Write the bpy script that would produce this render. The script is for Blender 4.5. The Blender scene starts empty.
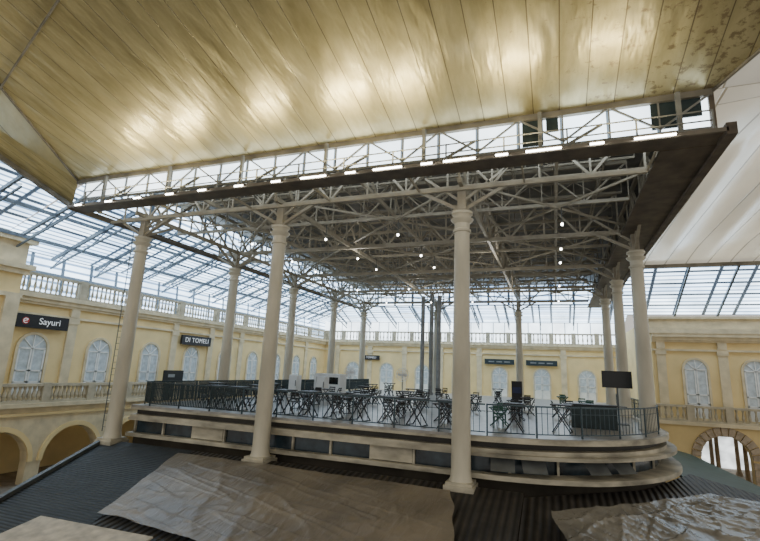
import bpy, math, random
from mathutils import Vector, Matrix, noise
random.seed(7)
COL=bpy.context.scene.collection
# ------------------------------------------------------------------ materials
def mat(name,base,rough=.6,metal=0.0,var=.12,scale=3.0,bump=0.0,dark=None,stretch=None,detail=5):
    m=bpy.data.materials.new(name);m.use_nodes=True;nt=m.node_tree;N=nt.nodes;L=nt.links
    b=N["Principled BSDF"];b.inputs["Roughness"].default_value=rough;b.inputs["Metallic"].default_value=metal
    tc=N.new("ShaderNodeTexCoord");mp=N.new("ShaderNodeMapping");L.new(tc.outputs["Object"],mp.inputs[0])
    if stretch: mp.inputs["Scale"].default_value=stretch
    n=N.new("ShaderNodeTexNoise");n.inputs["Scale"].default_value=scale;n.inputs["Detail"].default_value=detail
    L.new(mp.outputs[0],n.inputs["Vector"])
    r=N.new("ShaderNodeValToRGB")
    d=dark or tuple(max(0,c*(1-var*2.2)) for c in base)
    l=tuple(min(1,c*(1+var)) for c in base)
    r.color_ramp.elements[0].position=.3;r.color_ramp.elements[1].position=.68
    r.color_ramp.elements[0].color=(*d,1);r.color_ramp.elements[1].color=(*l,1)
    L.new(n.outputs["Fac"],r.inputs[0]);L.new(r.outputs[0],b.inputs["Base Color"])
    if bump:
        bp=N.new("ShaderNodeBump");bp.inputs["Strength"].default_value=bump;bp.inputs["Distance"].default_value=.05
        L.new(n.outputs["Fac"],bp.inputs["Height"]);L.new(bp.outputs[0],b.inputs["Normal"])
    return m
M={}
M['yellow']=mat("yellow_plaster",(.86,.66,.32),.85,var=.05,scale=.7)
M['cream']=mat("cream_stucco",(.73,.61,.39),.8,var=.09,scale=1.5)
M['balus']=mat("aged_beige_stone",(.50,.43,.30),.8,var=.12,scale=1.5)
M['pinkstone']=mat("rusticated_stone",(.48,.38,.27),.9,var=.15,scale=4,bump=.4)
M['white']=mat("aged_cream_column_paint",(.60,.55,.43),.4,var=.12,scale=1.3,stretch=(1,1,.3),detail=8)
M['slab']=mat("grimy_cream_concrete",(.50,.455,.35),.6,var=.28,scale=.9,stretch=(1,1,2.5),detail=10)
M['recess']=mat("painted_shade_panel",(.05,.046,.04),.6,var=.15,scale=1.0)  # near-black base colour paints in the shade of the recess
M['steel']=mat("beige_grey_painted_steel",(.38,.34,.26),.5,var=.12,scale=2)
M['railsteel']=mat("grey_beige_painted_steel",(.24,.24,.22),.5,var=.12,scale=2)
M['fascia']=mat("grey_brown_painted_fascia",(.17,.145,.11),.5,var=.15,scale=2)
M['steelgrey']=mat("grey_steel",(.14,.15,.15),.5,metal=.3,var=.15,scale=2)
M['pipe']=mat("light_grey_pipe",(.27,.28,.28),.5,metal=.2,var=.12,scale=2)
M['beamblue']=mat("blue_grey_steel",(.15,.18,.21),.5,metal=.2,var=.15,scale=2)
M['soffit']=mat("brown_soffit_panel",(.11,.085,.06),.6,var=.2,scale=2)
M['teal']=mat("dark_teal_painted_metal",(.02,.038,.042),.5,var=.15,scale=5)
M['bluerail']=mat("blue_grey_painted_metal",(.045,.075,.09),.5,var=.15,scale=5)
M['black']=mat("black_lacquer",(.012,.012,.014),.45,var=.1,scale=8)
M['darkwood']=mat("dark_stained_wood",(.03,.02,.015),.5,var=.25,scale=6,stretch=(1,6,1))
M['greenp']=mat("green_plastic",(.02,.09,.06),.5,var=.1,scale=4)
M['redp']=mat("red_plastic",(.45,.03,.02),.5,var=.1,scale=4)
M['navy']=mat("dark_blue_panel",(.02,.03,.09),.5,var=.1,scale=4)
M['deck']=mat("worn_deck_tiles",(.34,.32,.29),.3,var=.12,scale=3)
M['ground']=mat("stone_paving",(.24,.20,.15),.7,var=.2,scale=2,bump=.2)
M['doorblue']=mat("pale_white_paint",(.84,.84,.80),.6,var=.04,scale=3)
M['paneglass']=mat("pale_window_pane",(.60,.66,.68),.15,var=.12,scale=3)
M['whitep']=mat("white_enamel",(.74,.74,.72),.4,var=.03,scale=3)
M['dkglass']=mat("dark_bluish_window_glass",(.03,.048,.062),.18,var=.35,scale=1.5)
M['screen']=mat("black_screen",(.005,.006,.008),.3,var=.1,scale=3)
M['darkint']=mat("dark_interior",(.05,.042,.03),.9,var=.2,scale=1)
M['greenroof']=mat("green_roof_sheet",(.03,.07,.055),.5,var=.2,scale=2)
M['banner']=mat("pale_printed_canvas",(.60,.54,.44),.7,var=.16,scale=3)
def emis(name,col,s):
    m=bpy.data.materials.new(name);m.use_nodes=True;nt=m.node_tree
    b=nt.nodes["Principled BSDF"];b.inputs["Base Color"].default_value=(*col,1)
    b.inputs["Emission Color"].default_value=(*col,1);b.inputs["Emission Strength"].default_value=s
    return m
M['tube']=emis("lit_fluorescent_tube",(1,.98,.92),18)
M['bulb']=emis("lit_lamp_globe",(1,.97,.9),18)
M['letter']=emis("white_sign_lettering",(.85,.85,.85),.25)
def glazing(name,col,s,bw,bh,mort=.06,dark=(.10,.14,.20),c2=None,lo=.6,hi=1.15,nsc=.35,smooth=0.0,base=(.2,.23,.26),rough=.4,bump=0,metal=0,stretch=(1,1,1),fine=None):
    m=bpy.data.materials.new(name);m.use_nodes=True;nt=m.node_tree;N=nt.nodes;L=nt.links
    b=N["Principled BSDF"];b.inputs["Roughness"].default_value=rough;b.inputs["Metallic"].default_value=metal
    uv=N.new("ShaderNodeUVMap");uv.uv_map="UVMap"
    br=N.new("ShaderNodeTexBrick");L.new(uv.outputs[0],br.inputs["Vector"])
    br.offset=0;br.inputs["Scale"].default_value=1;br.inputs["Brick Width"].default_value=bw;br.inputs["Row Height"].default_value=bh
    br.inputs["Mortar Size"].default_value=mort;br.inputs["Mortar Smooth"].default_value=smooth
    br.inputs["Color1"].default_value=(*col,1);br.inputs["Color2"].default_value=(*(c2 or tuple(c*.55 for c in col)),1)
    br.inputs["Mortar"].default_value=(*dark,1)
    mp=N.new("ShaderNodeMapping");mp.inputs["Scale"].default_value=stretch;L.new(uv.outputs[0],mp.inputs[0])
    n=N.new("ShaderNodeTexNoise");n.inputs["Scale"].default_value=nsc;n.inputs["Detail"].default_value=4;L.new(mp.outputs[0],n.inputs["Vector"])
    mr=N.new("ShaderNodeMapRange");mr.inputs[1].default_value=.3;mr.inputs[2].default_value=.7;mr.inputs[3].default_value=lo;mr.inputs[4].default_value=hi
    L.new(n.outputs["Fac"],mr.inputs[0])
    mx=N.new("ShaderNodeVectorMath");mx.operation='SCALE';L.new(br.outputs["Color"],mx.inputs[0]);L.new(mr.outputs[0],mx.inputs["Scale"])
    out=mx.outputs[0]
    if fine:
        fb=N.new("ShaderNodeTexBrick");L.new(uv.outputs[0],fb.inputs["Vector"]);fb.offset=0
        fb.inputs["Scale"].default_value=1;fb.inputs["Brick Width"].default_value=fine[0];fb.inputs["Row Height"].default_value=fine[1];fb.inputs["Mortar Size"].default_value=fine[2]
        fb.inputs["Color1"].default_value=(1,1,1,1);fb.inputs["Color2"].default_value=(.66,.74,.84,1);fb.inputs["Mortar"].default_value=(.14,.19,.26,1)
        m2=N.new("ShaderNodeVectorMath");m2.operation='MULTIPLY';L.new(out,m2.inputs[0]);L.new(fb.outputs["Color"],m2.inputs[1]);out=m2.outputs[0]
    b.inputs["Base Color"].default_value=(*base,1)
    L.new(out,b.inputs["Emission Color"]);b.inputs["Emission Strength"].default_value=s  # emission stands for light coming through, nothing shines from behind
    if bump:
        bp=N.new("ShaderNodeBump");bp.inputs["Strength"].default_value=bump;bp.inputs["Distance"].default_value=.05;bp.invert=True
        L.new(br.outputs["Fac"],bp.inputs["Height"]);L.new(bp.outputs[0],b.inputs["Normal"])
    return m
M['glaze']=glazing("glowing_roof_glazing",(.76,.90,1.0),6.2,2.6,1.6,.13,dark=(.03,.045,.065),c2=(.50,.66,.84),lo=.6,hi=1.2,fine=(2.6,.40,.075))  # panes glow by themselves in place of daylight and light the hall
M['glazerear']=glazing("glowing_rear_roof_glazing",(.76,.90,1.0),6.2,2.1,1.5,.12,dark=(.03,.045,.065),c2=(.54,.70,.88),fine=(2.1,.5,.085))  # daylight put into the rear panes as emission
M['glazeclear']=glazing("glowing_clerestory_glazing",(.84,.94,1.0),4.6,1.45,3.0,.05,dark=(.05,.07,.09),c2=(.72,.86,.96))  # sky brightness put into the clerestory panes as emission
M['street']=glazing("glowing_street_view",(.80,.84,.84),2.2,6,9,.0,dark=(.3,.3,.3),c2=(.80,.84,.84),lo=.3,hi=1.2,nsc=.9)  # flat glow put in for the bright view of the street
M['sheetpale']=glazing("glossy_glowing_cream_sheet",(.70,.64,.52),.55,1.35,60,.04,dark=(.14,.12,.09),c2=(.58,.55,.48),lo=.45,hi=1.25,nsc=.30,smooth=.4,base=(.70,.66,.56),rough=.22,bump=.8,metal=.5,stretch=(1.0,.25,1))  # emission puts daylight through the translucent roofing into its colour
M['roofin']=mat("grey_beige_roof_sheet",(.20,.195,.18),.55,metal=.1,var=.2,scale=1.2)
M['roofedge']=mat("grey_folded_metal",(.22,.20,.16),.55,metal=.2,var=.2,scale=1.2)
def ceiling_mat():
    m=bpy.data.materials.new("stained_metal_ceiling");m.use_nodes=True;nt=m.node_tree;N=nt.nodes;L=nt.links
    b=N["Principled BSDF"];b.inputs["Metallic"].default_value=.60;b.inputs["Roughness"].default_value=.36
    b.inputs["Coat Weight"].default_value=.18;b.inputs["Coat Roughness"].default_value=.12
    uv=N.new("ShaderNodeUVMap");uv.uv_map="UVMap"
    br=N.new("ShaderNodeTexBrick");L.new(uv.outputs[0],br.inputs["Vector"]);br.offset=0
    br.inputs["Scale"].default_value=1;br.inputs["Brick Width"].default_value=.85;br.inputs["Row Height"].default_value=60
    br.inputs["Mortar Size"].default_value=.017
    br.inputs["Color1"].default_value=(.62,.545,.31,1);br.inputs["Color2"].default_value=(.53,.465,.265,1);br.inputs["Mortar"].default_value=(.23,.19,.11,1)
    mpn=N.new("ShaderNodeMapping");mpn.inputs["Scale"].default_value=(1,.3,1);L.new(uv.outputs[0],mpn.inputs[0])
    n=N.new("ShaderNodeTexNoise");n.inputs["Scale"].default_value=.9;n.inputs["Detail"].default_value=8;n.inputs["Roughness"].default_value=.65;L.new(mpn.outputs[0],n.inputs["Vector"])
    r=N.new("ShaderNodeValToRGB");r.color_ramp.elements[0].position=.32;r.color_ramp.elements[0].color=(.60,.58,.51,1);r.color_ramp.elements[1].position=.62;r.color_ramp.elements[1].color=(1,1,1,1)
    L.new(n.outputs["Fac"],r.inputs[0])
    mx=N.new("ShaderNodeMix");mx.data_type='RGBA';mx.blend_type='MULTIPLY';mx.inputs[0].default_value=1
    L.new(br.outputs["Color"],mx.inputs[6]);L.new(r.outputs[0],mx.inputs[7])
    n2=N.new("ShaderNodeTexNoise");n2.inputs["Scale"].default_value=3.2;n2.inputs["Detail"].default_value=9;n2.inputs["Roughness"].default_value=.70;L.new(uv.outputs[0],n2.inputs["Vector"])
    sx=N.new("ShaderNodeSeparateXYZ");L.new(uv.outputs[0],sx.inputs[0])
    gx=N.new("ShaderNodeMapRange");gx.inputs[1].default_value=15;gx.inputs[2].default_value=24;L.new(sx.outputs[0],gx.inputs[0])
    gy=N.new("ShaderNodeMapRange");gy.inputs[3].default_value=-.10;gy.inputs[4].default_value=.065;L.new(gx.outputs[0],gy.inputs[0])
    ad=N.new("ShaderNodeMath");ad.operation='ADD';L.new(n2.outputs["Fac"],ad.inputs[0]);L.new(gy.outputs[0],ad.inputs[1])
    r2=N.new("ShaderNodeValToRGB");r2.color_ramp.elements[0].position=.575;r2.color_ramp.elements[0].color=(0,0,0,1);r2.color_ramp.elements[1].position=.65;r2.color_ramp.elements[1].color=(.75,.75,.75,1)
    L.new(ad.outputs[0],r2.inputs[0])
    mx2=N.new("ShaderNodeMix");mx2.data_type='RGBA';L.new(r2.outputs[0],mx2.inputs[0]);L.new(mx.outputs[2],mx2.inputs[6]);mx2.inputs[7].default_value=(.20,.14,.08,1)
    L.new(mx2.outputs[2],b.inputs["Base Color"])
    mp=N.new("ShaderNodeMapping");mp.inputs["Scale"].default_value=(1.1,.33,1);L.new(uv.outputs[0],mp.inputs[0])
    wv=N.new("ShaderNodeTexNoise");wv.inputs["Scale"].default_value=1.3;wv.inputs["Detail"].default_value=3;L.new(mp.outputs[0],wv.inputs["Vector"])
    bp=N.new("ShaderNodeBump");bp.inputs["Strength"].default_value=.7;bp.inputs["Distance"].default_value=.12;L.new(wv.outputs["Fac"],bp.inputs["Height"])
    bp2=N.new("ShaderNodeBump");bp2.inputs["Strength"].default_value=.6;bp2.inputs["Distance"].default_value=.02;bp2.invert=True;L.new(br.outputs["Fac"],bp2.inputs["Height"]);L.new(bp.outputs[0],bp2.inputs["Normal"])
    L.new(bp2.outputs[0],b.inputs["Normal"]);L.new(bp2.outputs[0],b.inputs["Coat Normal"])
    return m
M['ceil']=ceiling_mat()
def corrugated(name,base,axis='X',scale=3.0,bump=.8,lo=.45,hi=1.5):
    m=mat(name,base,.6,var=.25,scale=1.5);nt=m.node_tree;N=nt.nodes;L=nt.links;b=N["Principled BSDF"]
    tc=N.new("ShaderNodeTexCoord");w=N.new("ShaderNodeTexWave");w.bands_direction=axis;w.inputs["Scale"].default_value=scale
    L.new(tc.outputs["Object"],w.inputs["Vector"])
    src=b.inputs["Base Color"].links[0].from_socket
    mr=N.new("ShaderNodeMapRange");mr.inputs[3].default_value=lo;mr.inputs[4].default_value=hi;L.new(w.outputs["Fac"],mr.inputs[0])
    sc=N.new("ShaderNodeVectorMath");sc.operation='SCALE';L.new(src,sc.inputs[0]);L.new(mr.outputs[0],sc.inputs["Scale"]);L.new(sc.outputs[0],b.inputs["Base Color"])
    bp=N.new("ShaderNodeBump");bp.inputs["Strength"].default_value=bump;bp.inputs["Distance"].default_value=.08
    L.new(w.outputs["Fac"],bp.inputs["Height"]);L.new(bp.outputs[0],b.inputs["Normal"]);return m
M['tile']=corrugated("dark_clay_tile_roof",(.035,.03,.024),'X',1.3)
M['slate']=corrugated("near_black_slate_roof",(.014,.016,.014),'Y',2.2,.5,.5,1.5)
def tarpmat(name,base,rough):
    m=mat(name,base,rough,var=.20,scale=.6,detail=10);nt=m.node_tree;N=nt.nodes;L=nt.links;b=N["Principled BSDF"]
    tc=N.new("ShaderNodeTexCoord")
    mp=N.new("ShaderNodeMapping");mp.inputs["Scale"].default_value=(1,.3,1);mp.inputs["Rotation"].default_value=(0,0,.4);L.new(tc.outputs["Object"],mp.inputs[0])
    n=N.new("ShaderNodeTexNoise");n.inputs["Scale"].default_value=3.0;n.inputs["Detail"].default_value=5;n.inputs["Distortion"].default_value=1.0;L.new(mp.outputs[0],n.inputs["Vector"])
    bp=N.new("ShaderNodeBump");bp.inputs["Strength"].default_value=.7;bp.inputs["Distance"].default_value=.07;L.new(n.outputs["Fac"],bp.inputs["Height"]);L.new(bp.outputs[0],b.inputs["Normal"])
    tr=N.new("ShaderNodeBsdfTransparent");ms=N.new("ShaderNodeMixShader");out=N["Material Output"]
    ms.inputs[0].default_value=.12;L.new(b.outputs[0],ms.inputs[1]);L.new(tr.outputs[0],ms.inputs[2]);L.new(ms.outputs[0],out.inputs["Surface"])
    return m
M['tarp']=tarpmat("dusty_brown_plastic_tarpaulin",(.27,.225,.165),.30)
M['tarp2']=tarpmat("creased_shiny_plastic_tarpaulin",(.25,.23,.19),.22)
# ------------------------------------------------------------------ mesh builder
class MB:
    def __init__(s): s.v=[];s.f=[];s.uv={}
    def box(s,a,b):
        x0,y0,z0=a;x1,y1,z1=b;i=len(s.v)
        s.v+=[(x0,y0,z0),(x1,y0,z0),(x1,y1,z0),(x0,y1,z0),(x0,y0,z1),(x1,y0,z1),(x1,y1,z1),(x0,y1,z1)]
        s.f+=[tuple(i+k for k in q) for q in ((0,3,2,1),(4,5,6,7),(0,1,5,4),(1,2,6,5),(2,3,7,6),(3,0,4,7))];return s
    def beam(s,p,q,w,h=None):
        h=h or w;p=Vector(p);q=Vector(q);d=(q-p)
        if d.length<1e-6:return s
        d.normalize();up=Vector((0,0,1)) if abs(d.z)<.95 else Vector((0,1,0))
        r=d.cross(up).normalized()*w/2;u=r.cross(d).normalized()*h/2;i=len(s.v)
        for c in (p,q):
            for a,b in ((-1,-1),(1,-1),(1,1),(-1,1)): s.v.append(tuple(c+r*a+u*b))
        s.f+=[tuple(i+k for k in t) for t in ((0,1,2,3),(7,6,5,4),(0,4,5,1),(1,5,6,2),(2,6,7,3),(3,7,4,0))];return s
    def lathe(s,prof,c=(0,0,0),n=16):
        i=len(s.v)
        for r,z in prof:
            for k in range(n):
                a=2*math.pi*k/n;s.v.append((c[0]+r*math.cos(a),c[1]+r*math.sin(a),c[2]+z))
        for j in range(len(prof)-1):
            for k in range(n):
                k2=(k+1)%n;s.f.append((i+j*n+k,i+j*n+k2,i+(j+1)*n+k2,i+(j+1)*n+k))
        s.f.append(tuple(i+k for k in reversed(range(n))));s.f.append(tuple(i+(len(prof)-1)*n+k for k in range(n)));return s
    def tube(s,p,q,r,n=8):
        p=Vector(p);q=Vector(q);d=(q-p).normalized();up=Vector((0,0,1)) if abs(d.z)<.9 else Vector((1,0,0))
        a=d.cross(up).normalized();b=a.cross(d);i=len(s.v)
        for c in (p,q):
            for k in range(n):
                t=2*math.pi*k/n;s.v.append(tuple(c+(a*math.cos(t)+b*math.sin(t))*r))
        for k in range(n): s.f.append((i+k,i+(k+1)%n,i+n+(k+1)%n,i+n+k))
        s.f.append(tuple(i+k for k in range(n)));s.f.append(tuple(i+n+k for k in reversed(range(n))));return s
    def poly(s,pts,uv=None):
        i=len(s.v);s.v+=[tuple(p) for p in pts];s.f.append(tuple(range(i,i+len(pts))))
        if uv:
            for k,u in enumerate(uv): s.uv[i+k]=u
        return s
    def prism(s,outl,z0,z1):
        i=len(s.v);n=len(outl)
        s.v+=[(x,y,z0) for x,y in outl]+[(x,y,z1) for x,y in outl]
        s.f.append(tuple(i+k for k in reversed(range(n))));s.f.append(tuple(i+n+k for k in range(n)))
        for k in range(n):
            k2=(k+1)%n;s.f.append((i+k,i+k2,i+n+k2,i+n+k))
        return s
    def mesh(s,name,m,smooth=False):
        me=bpy.data.meshes.new(name);me.from_pydata(s.v,[],s.f);me.materials.append(m)
        if s.uv:
            l=me.uv_layers.new(name="UVMap")
            for lp in me.loops:
                l.data[lp.index].uv=s.uv.get(lp.vertex_index,(0,0))
        if smooth:
            for p in me.polygons:p.use_smooth=True
            try: me.set_sharp_from_angle(angle=math.radians(40))
            except Exception: pass
        me.update();return me
def link(o): COL.objects.link(o);return o
def obj(mb,name,m,label=None,cat=None,parent=None,group=None,kind=None,smooth=False,loc=None):
    me=mb if isinstance(mb,bpy.types.Mesh) else mb.mesh(name,m,smooth)
    o=link(bpy.data.objects.new(name,me))
    if loc:o.location=loc
    if parent:o.parent=parent
    if label:o["label"]=label
    if cat:o["category"]=cat
    if group:o["group"]=group
    if kind:o["kind"]=kind
    return o
def empty(name,label,cat,loc=(0,0,0),group=None,rz=0):
    o=link(bpy.data.objects.new(name,None));o.location=loc;o.rotation_euler=(0,0,rz);o.empty_display_size=.2
    o["label"]=label;o["category"]=cat
    if group:o["group"]=group
    return o
def clone(root,loc,rz=0,label=None):
    r=root.copy();link(r);r.location=loc;r.rotation_euler=(0,0,rz)
    if label:r["label"]=label
    for c in list(root.children):
        k=c.copy();k.parent=r;link(k)
    return r
ST="structure"
# ------------------------------------------------------------------ key dimensions
B=7.343;XR=22.87;ZT=7.84;DZ=-0.2;GF=-5.8;YB=44.0;XL=-12.0;YS=27.0
# ------------------------------------------------------------------ floor
obj(MB().box((-20,-20,GF-.2),(46,52,GF)),"floor",M['ground'],"worn stone paving of the market hall","floor",kind=ST)
# ------------------------------------------------------------------ walls
def arch_pts(c,w,zs,n=10):
    r=w/2;return [(c-r*math.cos(math.pi*k/n),zs+r*math.sin(math.pi*k/n)) for k in range(n+1)]
def arcade(mb,u0,u1,z0,z1,arches,w,zs,fn,th):
    cur=u0;ar=sorted(arches)
    def add(q):
        i=len(mb.v);mb.v+=[fn(u,0,z) for u,z in q]+[fn(u,-th,z) for u,z in q];n=len(q)
        mb.f.append(tuple(range(i,i+n)));mb.f.append(tuple(i+n+k for k in reversed(range(n))))
        for k in range(n):
            k2=(k+1)%n;mb.f.append((i+k,i+n+k,i+n+k2,i+k2))
    for c in ar:
        a,b=c-w/2,c+w/2
        if a>cur: add([(cur,z0),(a,z0),(a,z1),(cur,z1)])
        P=arch_pts(c,w,zs)
        for k in range(len(P)-1):
            add([P[k],P[k+1],(P[k+1][0],z1),(P[k][0],z1)])
        cur=b
    if cur<u1: add([(cur,z0),(u1,z0),(u1,z1),(cur,z1)])
def plane_left(x): return lambda u,d,z:(x+d,u,z)
def plane_front(y): return lambda u,d,z:(u,y-d,z)
def ubox(mb,fn,u0,u1,d0,d1,z0,z1):
    c=[fn(u,d,z) for u in (u0,u1) for d in (d0,d1) for z in (z0,z1)]
    mb.box([min(p[i] for p in c) for i in range(3)],[max(p[i] for p in c) for i in range(3)])
wc=[0];tc_=[0]
def window(fn,u,w,z0,z1,lab="white arched double door with cream surround"):
    wc[0]+=1;zs=z1-w/2
    fr=MB()
    P=[(u-w/2,z0)]+arch_pts(u,w,zs,10)+[(u+w/2,z0)]
    O=[(u-w/2-.16,z0)]+arch_pts(u,w+.32,zs,10)+[(u+w/2+.16,z0)]
    for k in range(len(P)-1):
        i=len(fr.v)
        for d in (0.01,.12): fr.v+=[fn(*(P[k][0],d,P[k][1])),fn(P[k+1][0],d,P[k+1][1]),fn(O[k+1][0],d,O[k+1][1]),fn(O[k][0],d,O[k][1])]
        fr.f+=[(i,i+1,i+2,i+3),(i+7,i+6,i+5,i+4),(i,i+4,i+5,i+1),(i+1,i+5,i+6,i+2),(i+2,i+6,i+7,i+3),(i+3,i+7,i+4,i)]
    o=obj(fr,"window_%d"%wc[0],M['cream'],lab,"window",kind=ST)
    pn=MB();pn.poly([fn(a,.03,z) for a,z in P]);obj(pn,"pane",M['paneglass'],parent=o)
    for s in (-1,1):
        le=MB()
        a,b=(u-w/2+.04,u-.02) if s<0 else (u+.02,u+w/2-.04)
        ubox(le,fn,a,b,.04,.07,z0,z0+1.2)
        ubox(le,fn,a,a+.10,.04,.08,z0,zs);ubox(le,fn,b-.10,b,.04,.08,z0,zs)
        for zz in (z0+1.2,z0+1.9,zs): 
            if zz<=zs: ubox(le,fn,a,b,.04,.08,zz-.05,zz+.05)
        obj(le,"door_leaf",M['doorblue'],parent=o)
    le=MB()
    for t in range(1,4):
        a=math.pi*t/4;p=fn(u,.06,zs);q=fn(u-math.cos(a)*w/2*.97,.06,zs+math.sin(a)*w/2*.97);le.beam(p,q,.06,.06)
    obj(le,"fanlight",M['doorblue'],parent=o)
    return o
def trim(mb,m,label,smooth=False):
    tc_[0]+=1;return obj(mb,"trim_%d"%tc_[0],m,label,"trim",kind=ST,smooth=smooth)
def balustrade(fn,u0,u1,z0,h,d=0,step=.34,bay=2.3,r=.085,lab="beige balustrade with turned balusters",m=None):
    b=MB()
    ubox(b,fn,u0,u1,d-.14,d+.14,z0,z0+.14);ubox(b,fn,u0,u1,d-.16,d+.16,z0+h-.16,z0+h)
    n=max(1,round((u1-u0)/bay));L=(u1-u0)/n
    for k in range(n+1):
        c=u0+k*L;ubox(b,fn,c-.25,c+.25,d-.18,d+.18,z0,z0+h+.04)
    for k in range(n):
        m_=int((L-.5)/step)
        for j in range(m_):
            u=u0+k*L+.25+(j+.5)*(L-.5)/m_
            p=fn(u,d,z0+.12);H=h-.28
            b.lathe([(r*.9,0),(r*.5,H*.12),(r*1.15,H*.35),(r*.5,H*.75),(r*.95,H)],p,6)
    return trim(b,m or M['balus'],lab)
def facade(fn,u0,u1,wins,ww,wz0,wz1,pil,nm,ztop=5.7,lab="pale yellow plaster wall"):
    w=MB();ubox(w,fn,u0,u1,-.4,0,-1.25,ztop)
    obj(w,nm,M['yellow'],lab,"wall",kind=ST)
    t=MB()
    ubox(t,fn,u0,u1,0,.50,5.45,5.72);ubox(t,fn,u0,u1,0,.34,5.2,5.45);ubox(t,fn,u0,u1,0,.16,4.35,4.5);ubox(t,fn,u0,u1,0,.22,5.05,5.2)
    ubox(t,fn,u0,u1,0,.10,-1.0,-.75)
    trim(t,M['cream'],"cream moulded cornice along the yellow wall")
    p=MB()
    for u in pil:
        ubox(p,fn,u-.32,u+.32,.001,.14,-.75,4.05);ubox(p,fn,u-.38,u+.38,.001,.2,4.05,4.35)
        ubox(p,fn,u-.3,u+.3,.001,.2,4.5,5.05)
    trim(p,M['cream'],"cream pilasters between the arched windows")
    for u in wins: window(fn,u,ww,wz0,wz1)
fl=plane_left(XL)
facade(fl,1.2,YB,[3.5+4.65*k for k in range(9)],1.75,-1.0,3.15,[5.83+4.65*k for k in range(8)],"wall_left")
balustrade(fl,1.4,YB-.4,5.72,1.3,d=.1,bay=4.65,r=.08)
fb=plane_front(YB)
facade(fb,XL,26.6,[-7.4+5*k for k in range(7)],1.8,-1.0,2.75,[-9.9+5*k for k in range(8)],"wall_back",ztop=5.7)
balustrade(fb,XL+.4,26.4,5.72,1.35,d=.1,bay=2.5,step=.42)
fs=plane_front(YS)
facade(fs,26.6,46,[29.5,33.4,37.4],1.55,-.9,3.7,[27.2,31.4,35.4,39.4],"wall_right",ztop=5.9)
t=MB();ubox(t,fs,26.4,46,-.4,.55,5.72,6.1);ubox(t,fs,26.5,46,-.4,.2,6.1,6.9);ubox(t,fs,26.4,46,-.4,.4,6.9,7.1)
trim(t,M['cream'],"plain cream parapet over the yellow wall")
w=MB().box((26.6,YS+.4,-1.25),(26.9,YB,7.0));obj(w,"wall_jog",M['yellow'],"yellow plaster return wall","wall",kind=ST)
AW=3.8;AZ=-4.45
a=MB();fl2=plane_left(-11.0);arcade(a,-14,YB,GF,-1.25,[1.9+4.65*k-4.65 for k in range(10)],AW,AZ,fl2,.6)
obj(a,"wall_arcade",M['cream'],"cream ground floor arcade with round arches","wall",kind=ST)
t=MB();
for k in range(10):
    c=1.9+4.65*k-4.65;P=arch_pts(c,AW,AZ,14);O=arch_pts(c,AW+.56,AZ,14)
    for j in range(14):
        i=len(t.v)
        for d in (.01,.12): t.v+=[fl2(P[j][0],d,P[j][1]),fl2(P[j+1][0],d,P[j+1][1]),fl2(O[j+1][0],d,O[j+1][1]),fl2(O[j][0],d,O[j][1])]
        t.f+=[(i,i+1,i+2,i+3),(i+7,i+6,i+5,i+4),(i,i+4,i+5,i+1),(i+2,i+6,i+7,i+3)]
ubox(t,fl2,-14,YB,.001,.14,-1.75,-1.6)
trim(t,M['yellow'],"yellow moulded arch surrounds of the arcade")
w=MB().box((-15.2,-14,GF),(-15,YB,-1.25));obj(w,"wall_inner",M['yellow'],"shaded yellow wall inside the arcade","wall",kind=ST)
t=MB().box((-15.4,-14,-1.25),(-10.7,YB,-1.0));trim(t,M['cream'],"cream gallery floor slab over the arcade")
balustrade(fl2,-14,YB-.5,-1.0,1.15,d=.0,bay=3.1,step=.27,r=.115,lab="tan stone balcony balustrade with bulbous balusters")
fs2=plane_front(26.0)
a=MB();arcade(a,24.6,46,GF,-1.25,[30.7,37.7],3.2,-3.45,fs2,.6)
obj(a,"wall_arcade_right",M['yellow'],"pale yellow ground floor wall with round arches","wall",kind=ST)
t=MB()
for c in (30.7,37.7):
    for k in range(13):
        a0=math.pi*k/13+.02;a1=math.pi*(k+1)/13-.02
        q=[(c-r*math.cos(a_),-3.45+r*math.sin(a_)) for r,a_ in ((1.6,a0),(1.6,a1),(2.2,a1),(2.2,a0))]
        i=len(t.v)
        for d in (.01,.14): t.v+=[fs2(u,d,z) for u,z in q]
        t.f+=[(i,i+1,i+2,i+3),(i+7,i+6,i+5,i+4),(i,i+4,i+5,i+1),(i+1,i+5,i+6,i+2),(i+2,i+6,i+7,i+3),(i+3,i+7,i+4,i)]
    for s in (-1,1):
        for k in range(5):
            z=GF+k*.45;ww=.6 if k%2 else .8;u0,u1=sorted((c+s*1.6,c+s*(1.6+ww)))
            ubox(t,fs2,u0,u1,.0,.14,z+.02,z+.43)
trim(t,M['pinkstone'],"rusticated stone voussoirs around the arch")
w=MB().poly([(24.6,38,GF),(46,38,GF),(46,38,-1.25),(24.6,38,-1.25)],[(0,0),(21,0),(21,4.5),(0,4.5)]);obj(w,"window_95",M['street'],"glowing sheet standing for the bright street beyond the passage","window",kind=ST)
t=MB()
for x in (29.9,31.3,33.2,35.2): t.lathe([(.26,0),(.26,.2),(.17,.35),(.15,3.6),(.25,3.9),(.25,4.5)],(x,30.5,GF),12);t.lathe([(.26,0),(.26,.2),(.17,.35),(.15,3.6),(.25,3.9),(.25,4.5)],(x+.6,34.5,GF),12)
trim(t,M['pinkstone'],"stone pillars inside the ground floor passage",True)
t=MB().box((24.6,31.5,-2.4),(46,31.8,-1.25));trim(t,M['beamblue'],"dark lintel inside the passage")
t=MB().box((24.6,25.7,-1.25),(46,38.2,-1.0));trim(t,M['cream'],"cream gallery floor slab")
balustrade(fs2,26.2,46,-1.0,1.2,bay=2.6,step=.34,r=.1)
t=MB().box((XL,41.0,-1.25),(24.5,YB,-1.0));trim(t,M['cream'],"gallery floor slab along the rear wall")
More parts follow.
